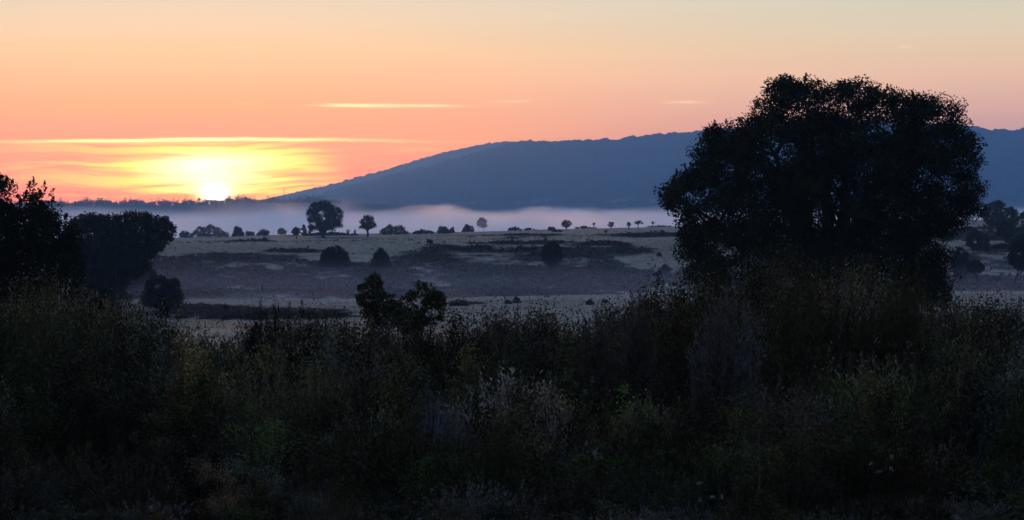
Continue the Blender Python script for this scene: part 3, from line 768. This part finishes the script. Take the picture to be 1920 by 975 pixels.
# ------------------------------------------------------------------ heather on the far slope
def heather():
    n = 420000
    px = rng.uniform(60, 2050, n); y = 1 / rng.uniform(1 / 420, 1 / 118, n)
    x = (px - 960) / F * y; z = ground(x, y); qx, qy = pix(x, y, z)
    m = heathmask(qx, qy, y)
    ok = (m > .15) | (rng.random(n) < .10 + .5 * np.clip(m + .5, 0, 1))
    x, y, z, m = x[ok], y[ok], z[ok], m[ok]
    n = min(len(x), 120000); x, y, z, m = x[:n], y[:n], z[:n], m[:n]
    r = rng.uniform(.14, .36, n) * (.7 + .6 * (m > .6)) * np.interp(y, [118, 180, 300], [.28, .5, 1.0]); r *= np.where(rng.random(n) > .96, 2.0, 1) * np.where(m < .1, .8, 1) * (.7 + .8 * fbm(x / 7, y / 7, 47, 2))
    per = 6
    P = np.stack([np.repeat(x, per), np.repeat(y, per), np.repeat(z, per)], 1)
    rr = np.repeat(r, per)
    o = rand_dir(n * per); o[:, 2] = np.abs(o[:, 2]) * .75
    P += o * rr[:, None] * rng.uniform(.5, 1, n * per)[:, None]
    V, Q = leaf_quads(P, rr * .75, rr * .45, axis=o, bias=.3)
    g = fbm(x / 20, y / 20, 41, 3); base = np.where((g > .52)[:, None], np.array([[.065, .068, .042]]), np.array([[.085, .062, .050]]))
    base = base * rng.uniform(.5, 1.7, (n, 1)) * (.45 + 1.3 * fbm(x / 5, y / 9, 43, 3))[:, None] * [1.15, 1, .9]; pale = rng.random(n) > np.where(m < .1, .55, .93); base[pale] = np.array([.24, .20, .14]) * rng.uniform(.7, 1.2, (pale.sum(), 1))
    T = np.repeat(np.repeat(base, per, 0), 4, 0)
    tag(mesh_obj('heather', V, Q, HEATHER, tint=T), 'low dark heather and gorse covering the slope below the plateau', kind='stuff')
heather()

# ------------------------------------------------------------------ foreground scrub
NLEAF = {}; KEEP = []
def broom_shrub(h, r, stems, tint, per=22, seg=.07, wd=.009, open_=.5):
    """fan of upright whippy stems clothed in short green shoots"""
    th = rng.uniform(0, 2 * math.pi, stems); rr = r * np.sqrt(rng.random(stems))
    b = np.stack([np.cos(th) * rr * .35, np.sin(th) * rr * .35, np.zeros(stems)], 1)
    tipz = h * rng.uniform(.6, 1.0, stems) * (1 - .3 * (rr / r) ** 2)
    tip = np.stack([np.cos(th) * rr * (1 + open_ * rng.random(stems)), np.sin(th) * rr * (1 + open_ * rng.random(stems)), tipz], 1) + rng.normal(0, .05 * h, (stems, 3)) * [1, 1, .3]
    # shoots
    t = rng.random((stems, per)) ** .75
    t = .12 + .88 * t
    mid = (b + tip) / 2 + np.stack([np.cos(th), np.sin(th), np.zeros(stems)], 1) * r * .12
    tt = t[..., None]
    P = b[:, None] * (1 - tt) ** 2 + 2 * mid[:, None] * tt * (1 - tt) + tip[:, None] * tt ** 2
    dirs = unit(tip[:, None] - b[:, None] + np.zeros_like(P)); spread = (.022 + .05 * (1 - t))[..., None] * min(1, h)
    P = P + rng.normal(0, 1, P.shape) * spread * .9
    P = P.reshape(-1, 3); D_ = np.repeat(dirs.reshape(-1, 3)[::1], 1, 0)
    V, Q = leaf_quads(P, seg, wd, axis=D_, bias=.6)
    T = np.repeat(np.array(tint) * rng.uniform(.6, 1.45, (len(P), 1)), 4, 0)
    # woody stems as thin blades
    q = np.linspace(0, 1, 4)
    SV, SQ = [], []
    side = unit(np.stack([-np.sin(th + rng.random(stems)), np.cos(th), np.zeros(stems)], 1)) * .006
    pts = [b * (1 - a) ** 2 + 2 * mid * a * (1 - a) + tip * a * a for a in q]
    sv = np.stack([p_ + s_ * side * (1.3 - a) for p_, a in zip(pts, q) for s_ in (1, -1)], 1)  # stems,8,3
    sv = sv.reshape(-1, 3); k = np.arange(stems)[:, None] * 8
    sq = np.concatenate([k + np.array([[2 * i, 2 * i + 1, 2 * i + 3, 2 * i + 2]]) for i in range(3)], 0)
    nl = len(V)
    Q = np.vstack([Q, sq + len(V)]); V = np.vstack([V, sv]); NLEAF[id(V)] = nl; KEEP.append(V); T = np.vstack([T, np.tile(np.array([[.05, .04, .03]]), (len(sv), 1))])
    return V, Q, T

def leafy_shrub(h, r, n, tint, leaf=.035):
    k = 46
    c = rand_dir(k); c[:, 2] = np.abs(c[:, 2]); c = c * rng.uniform(.4, 1, (k, 1)) * [r, r, h * .85] + [0, 0, h * .1]
    P = np.repeat(c, n // k, 0); P = P + rng.normal(0, 1, P.shape) * min(r, h) * .12 * rng.uniform(.5, 1.3, (k, 1)).repeat(n // k, 0)
    V, Q = leaf_quads(P, leaf, leaf * .6)
    T = np.repeat(np.repeat(np.array(tint) * rng.uniform(.55, 1.5, (k, 1)), n // k, 0) * rng.uniform(.8, 1.2, (len(P), 1)), 4, 0)
    return V, Q, T

def tuft(h, r, n, tint):
    """dry grass tuft"""
    th = rng.uniform(0, 2 * math.pi, n); lean = rng.uniform(.05, .6, n)
    d = unit(np.stack([np.cos(th) * lean, np.sin(th) * lean, np.ones(n)], 1)); L = h * rng.uniform(.5, 1, n)
    b = np.stack([np.cos(th), np.sin(th), np.zeros(n)], 1) * r * .3 * rng.random((n, 1))
    P = b + d * L[:, None] * .5
    V, Q = leaf_quads(P, L, np.full(n, .008), axis=d, bias=.93)
    return V, Q, np.repeat(np.array(tint) * rng.uniform(.6, 1.4, (n, 1)), 4, 0)

def seed_heads(h, r, n, tint):
    """pale fluffy seed heads or lichen clots on thin stalks"""
    k = n; V, Q, T = tuft(h, r, k * 3, (.09, .08, .05))
    c = np.stack([rng.normal(0, r * .5, k), rng.normal(0, r * .5, k), h * rng.uniform(.7, 1, k)], 1)
    P = np.repeat(c, 14, 0) + rng.normal(0, .014, (k * 14, 3))
    v2, q2 = leaf_quads(P, .03, .02)
    return np.vstack([V, v2]), np.vstack([Q, q2 + len(V)]), np.vstack([T, np.repeat(np.array(tint) * rng.uniform(.7, 1.2, (len(P), 1)), 4, 0)])

G_DARK = (.036, .031, .013); G_OLIVE = (.108, .088, .032); G_GREY = (.150, .122, .084); G_BLUE = (.074, .076, .045); G_BROWN = (.095, .062, .029); G_GREEN = (.062, .072, .021)
PROTO = []
def protos():
    for tint in (G_DARK, G_OLIVE, G_GREY, G_BROWN, G_GREEN):
        for k in range(2):
            PROTO.append(('broom', broom_shrub(1.0, .6, 75, tint, per=38, seg=.055, wd=.015)))
    for tint in (G_DARK, G_GREEN, G_OLIVE, G_BLUE, G_BROWN):
        PROTO.append(('leafy', leafy_shrub(1.0, .6, 4200, tint, leaf=.032)))
    for tint in (G_BLUE, G_GREY):
        PROTO.append(('heath', broom_shrub(1.0, .8, 90, tint, per=16, seg=.06, wd=.012, open_=.9)))
protos()
TUFTS = [tuft(1.0, .5, 60, (.17, .135, .08)), tuft(1.0, .5, 60, (.09, .075, .04)), seed_heads(1.0, .3, 4, (.45, .39, .30))]

SKX = [-400, 0, 150, 210, 250, 300, 330, 360, 440, 465, 500, 530, 560, 620, 660, 720, 830, 870, 920, 980, 1040, 1080, 1130, 1160, 1200, 1250, 1300, 1400, 1480, 1550, 1640, 1700, 1780, 1850, 1920, 2300]
SKY_ = [545, 545, 548, 578, 580, 595, 622, 638, 636, 610, 592, 606, 596, 596, 608, 616, 630, 624, 610, 594, 600, 592, 594, 588, 590, 568, 540, 535, 515, 505, 505, 545, 572, 578, 578, 576]
def place(proto, x, y, z, sx, sz, rot):
    """scale where the leaves sit, but keep the leaves themselves near their own size"""
    V, Q, T = proto
    n = NLEAF.get(id(V), len(V))
    S = np.array([sx, sx, sz]); ls = float(np.clip(max(sx, sz) ** .5, .75, 1.45))
    L = V[:n].reshape(-1, 4, 3); c_ = L.mean(1, keepdims=True)
    U = np.vstack([(c_ * S + (L - c_) * ls).reshape(-1, 3), V[n:] * S])
    c, s = math.cos(rot), math.sin(rot)
    W = np.empty_like(U); W[:, 0] = U[:, 0] * c - U[:, 1] * s + x; W[:, 1] = U[:, 0] * s + U[:, 1] * c + y; W[:, 2] = U[:, 2] + z
    return W
ORDER = [10, 0, 11, 2, 12, 13, 4, 10, 1, 14, 6, 15, 11, 3, 12, 16, 8]
def scatter_scrub():
    VV, QQ, TT = [], [], []; k = 0
    def put(p, x, y, sx, sz, dim=1.0):
        nonlocal k
        z = float(ground(x, y)) - .03
        W = place(p, x, y, z, sx, sz, rng.uniform(0, 6.28)); VV.append(W); QQ.append(p[1] + k); TT.append(p[2] * dim); k += len(W)
    # thick scrub
    n = 0
    for _ in range(4000):
        y = math.sqrt(rng.uniform(11.5 ** 2, 37 ** 2)); px = rng.uniform(-800, 2720)
        x = (px - 960) / F * y
        if rng.random() > (1.0 if y > 19 else .62): continue
        g = float(ground(x, y)); sky = float(np.interp(px, SKX, SKY_))
        hmax = float(at(px, sky + rng.uniform(-8, 26) * (1 if y > 26 else 2), y)[1]) - g
        lump = .62 + .75 * float(fbm(np.array([x / 1.7]), np.array([y / 2.4]), 131, 2)[0])
        nat = np.interp(y, [11, 17, 20, 24, 37], [.35, .45, .9, 1.7, 3.2]) * rng.uniform(.7, 1.15)
        h = min(nat, hmax * 1.04) * lump
        if y > 29: h = min(hmax * 1.12, 3.8) * min(1, lump + .05)
        if h < .22: continue
        kind = fbm(np.array([x / 2.2]), np.array([y / 2.2]), 61, 2)[0]
        if y < 19:
            p = PROTO[rng.choice([10, 11, 12, 13, 14, 15, 15, 16, 16, 0, 6])][1]
        else:
            p = PROTO[ORDER[int(np.clip((kind - .25) / .5 * 17 + rng.normal(0, 2.5), 0, 16))]][1]
        put(p, x, y, h * rng.uniform(.75, 1.2) if h < 1.3 else h * rng.uniform(.45, .7), h, 1.45 * float(np.clip(rng.lognormal(-.1, .45), .35, 2.0)) * (.75 + 1.0 * fbm(np.array([x / 3.5]), np.array([y / 3.5]), 91, 2)[0]) * np.interp(y, [18, 26], [1.15, 1.45])); n += 1
        if n > 1180: break
    print('scrub', n)
    for _ in range(260):
        y = math.sqrt(rng.uniform(12 ** 2, 36 ** 2)); px = rng.uniform(-400, 2300); x = (px - 960) / F * y
        c = rng.random()
        g = float(ground(x, y)); sky = float(np.interp(px, SKX, SKY_)); hmax = float(at(px, sky, y)[1]) - g
        h = min(rng.uniform(.4, .8) * np.interp(y, [12, 18, 25, 36], [.8, 1, 2.0, 3.0]), hmax)
        if h < .2: continue
        put(TUFTS[0 if c < .4 else (1 if c < .84 else 2)], x, y, min(h, .7), h)
    # low growth hiding the soil close by
    for _ in range(560):
        y = math.sqrt(rng.uniform(10.5 ** 2, 20 ** 2)); px = rng.uniform(-650, 2550); x = (px - 960) / F * y
        put(PROTO[rng.choice([10, 11, 13, 14, 15, 16])][1], x, y, rng.uniform(.3, .6), rng.uniform(.18, .4), rng.uniform(.8, 2.4))
    V = np.vstack(VV); Q = np.vstack(QQ); T = np.vstack(TT)
    print('verts', len(V))
    tag(mesh_obj('foreground_scrub', V, Q, SCRUB, tint=T), 'dense dark tangle of broom, bramble and heather filling the foreground', kind='stuff')
scatter_scrub()

def single(nm, label, kinds, px, pytop, D, spread, cat='bush', group='tall bushes standing out of the foreground scrub', n=1, dim=1.25):
    """one taller bush that stands out of the scrub"""
    x = (px - 960) / F * D; g = float(ground(x, D)); h = (float(at(px, pytop, D)[1]) - g) * (1.1 if 'broom' in nm else 1.0)
    VV, QQ, TT = [], [], []; k = 0
    for i in range(n):
        p = kinds[i % len(kinds)]
        ox, oy = rng.normal(0, spread * .35, 2) if n > 1 else (0, 0)
        W = place(p, ox, oy, 0, spread if n == 1 else spread * .8, h * (1 if i == 0 else rng.uniform(.65, .95)), rng.uniform(0, 6.28))
        VV.append(W); QQ.append(p[1] + k); TT.append(p[2] * dim); k += len(W)
    o = mesh_obj(nm, np.vstack(VV), np.vstack(QQ), SCRUB, tint=np.vstack(TT)); o.location = (x, D, g - .02)
    return tag(o, label, cat, group)
br = lambda t, st=60, per=40, op=.5, seg=.07, wd=.010: broom_shrub(1.0, .5, st, t, per=per, open_=op, seg=seg, wd=wd)
single('broom_bush', 'feathery dark broom bush standing before the pale field, left of the middle', [br(G_DARK, 60, 60), br(G_BROWN, 50, 60), PROTO[10][1]], 500, 558, 30, .85, n=4)
single('broom_bush', 'brown wispy broom bush left of the twin oak saplings', [br(G_BROWN, 60, 60), br(G_GREY, 50, 50)], 585, 574, 31, .9, n=3)
single('broom_bush', 'blurred tall narrow broom bush before the field, nearest the big oak saplings', [br(G_GREY, 60, 60), br(G_OLIVE, 50, 50)], 980, 576, 27, .7, n=3)
single('broom_bush', 'thin twiggy broom bush on the pale field right of the middle', [br(G_GREY, 18, 20)], 1042, 572, 27, .35)
single('broom_bush', 'tall dark broom bush in front of the pale field, left of its slimmer neighbour', [br(G_GREY, 70, 60), br(G_OLIVE, 50, 50)], 1155, 545, 25, .6, n=3)
single('broom_bush', 'slim grey broom bush right of its dark taller neighbour', [br(G_GREY, 60, 60)], 1200, 556, 25.5, .6, n=2)
single('broom_bush', 'leafy olive bush at the lower left rim of the big oak', [PROTO[12][1], br(G_OLIVE, 60, 60)], 1270, 512, 27, .8, n=4)
single('broom_bush', 'pale grey feathery bush in front of the lower left oak branches', [br((.19, .17, .14), 60, 60)], 1340, 538, 24, .65, n=3)
single('broom_bush', 'olive broom bush in front of the oak crown, left of the two tallest', [br(G_OLIVE, 60), br(G_OLIVE, 40)], 1420, 520, 28, .7, n=2)
single('broom_bush', 'tallest olive broom bush in front of the middle of the big oak', [br(G_OLIVE, 70, 70), br(G_BROWN, 60, 60)], 1552, 474, 27.5, .8, n=4)
single('broom_bush', 'second tallest olive broom bush in front of the big oak', [br(G_OLIVE, 70, 70), br(G_GREEN, 60, 60)], 1632, 478, 27.5, .9, n=5)
single('broom_bush', 'dark green broom bush in front of the right side of the big oak', [br(G_GREEN, 60)], 1715, 535, 29, .8, n=2)
single('broom_bush', 'small dark shrubby tips at the right before the pale ground', [br(G_DARK, 60, 60)], 1830, 566, 30, .9, n=3)
single('broom_bush', 'grey green shrub at the right edge below the pines', [br(G_GREY, 60, 60)], 1892, 566, 30, .9, n=3)
single('broom_bush', 'dark shrub below the ragged tree at the left edge', [PROTO[10][1], br(G_DARK, 60)], 60, 540, 32, 1.2, n=4)
single('broom_bush', 'brown leafy shrub right of the ragged left tree', [PROTO[14][1], PROTO[10][1]], 175, 545, 32, .9, n=3)
single('broom_bush', 'dark mound of broom left of the pale valley field', [PROTO[10][1], br(G_DARK, 60)], 270, 575, 30, .8, n=3)
single('grass_clump', 'pale grey feathery clump in the scrub below the oak saplings', [tuft(1.0, .5, 240, (.22, .23, .25))], 812, 690, 22, .9, dim=1.2, cat='plant', group='pale plants in the foreground scrub')
single('flower_spike', 'upright pale seed spike low in the scrub right of the middle', [seed_heads(1.0, .08, 4, (.45, .42, .33))], 1115, 790, 17.5, .8, dim=.9, cat='plant', group='pale plants in the foreground scrub')
single('flower_spike', 'cluster of cream seed heads in the scrub right of the middle', [seed_heads(1.0, .3, 14, (.40, .36, .25))], 1062, 690, 22, 1.0, dim=.7, cat='plant', group='pale plants in the foreground scrub')
single('flower_spike', 'whitish tuft below the left foot of the big oak', [seed_heads(1.0, .3, 16, (.42, .38, .36))], 1392, 585, 25, .9, dim=.6, cat='plant', group='pale plants in the foreground scrub')
single('oak_bush', 'low leafy olive bush filling the gap between the twin oak saplings', [PROTO[12][1], PROTO[11][1]], 738, 588, 31.5, .6, n=4)
single('oak_bush', 'leafy brown bush at the foot of the left twin sapling', [PROTO[14][1], PROTO[11][1]], 695, 610, 30.5, .7, n=3)
single('broom_bush', 'brown green broom mound below the right twin sapling', [PROTO[14][1], PROTO[12][1]], 795, 626, 30, .8, n=3)
def dead_stem():
    D = 17.4; x = (1424 - 960) / F * D; g = float(ground(x, D)); h = float(at(1424, 805, D)[1]) - g
    ex = (1345 - 1424) / F * D
    m, nt, b = mat_new('dry_stalk'); b.inputs['Base Color'].default_value = (.16, .115, .06, 1); b.inputs['Roughness'].default_value = .8
    v, q = join([tube([(0, 0, 0), (.01, 0, h * .6), (0, 0, h)], [.007, .006, .004], 5), tube([(0, 0, h * .86), (ex * .5, .02, h * .82 - .04), (ex, .03, h * .82 - .10)], [.005, .004, .002], 5), tube([(0, 0, h * .97), (-.07, 0, h * 1.02)], [.004, .002], 4)])
    o = mesh_obj('dry_stalk', v, q, m); o.location = (x, D, g); tag(o, 'thin tan forked dry stalk low in the scrub on the right', 'stalk')
dead_stem()
single('oak_bush', 'low leafy bush hiding the foot of the forked dry stalk', [PROTO[12][1]], 1425, 868, 16.2, .5, n=2, dim=1.3)

# twin oak saplings in the scrub
SAPLEAF = foliage_mat('sapling_leaves', (.115, .115, .040))
SA = [(668, 548), (672, 535), (684, 528), (696, 514), (706, 512), (714, 520), (718, 535), (720, 545), (738, 552), (752, 566), (764, 592), (750, 612), (715, 618), (688, 604), (672, 575), (667, 560)]
tree('oak_sapling', 'left one of the twin leafy oak saplings, with pointed top', 'tree', SA, 33.0, 706, .03, .10, .05, mat=SAPLEAF, n_main=14, n_sub=40, cover=3.4, gap=.10, sprig=.10, fork=.55, group='twin oak saplings', colvar=.5)
SB = [(728, 600), (746, 570), (752, 558), (768, 545), (775, 530), (790, 526), (806, 533), (822, 545), (832, 553), (842, 560), (836, 570), (830, 572), (842, 588), (832, 598), (815, 606), (800, 620), (775, 632), (738, 622)]
tree('oak_sapling', 'right one of the twin leafy oak saplings, broader with drooping side branch', 'tree', SB, 32.0, 785, .03, .10, .05, mat=SAPLEAF, n_main=14, n_sub=40, cover=3.2, gap=.14, sprig=.10, fork=.55, group='twin oak saplings', colvar=.5,
     holes=((810, 590, 12, .8), (822, 582, 8, .8), (740, 565, 10, .8)))
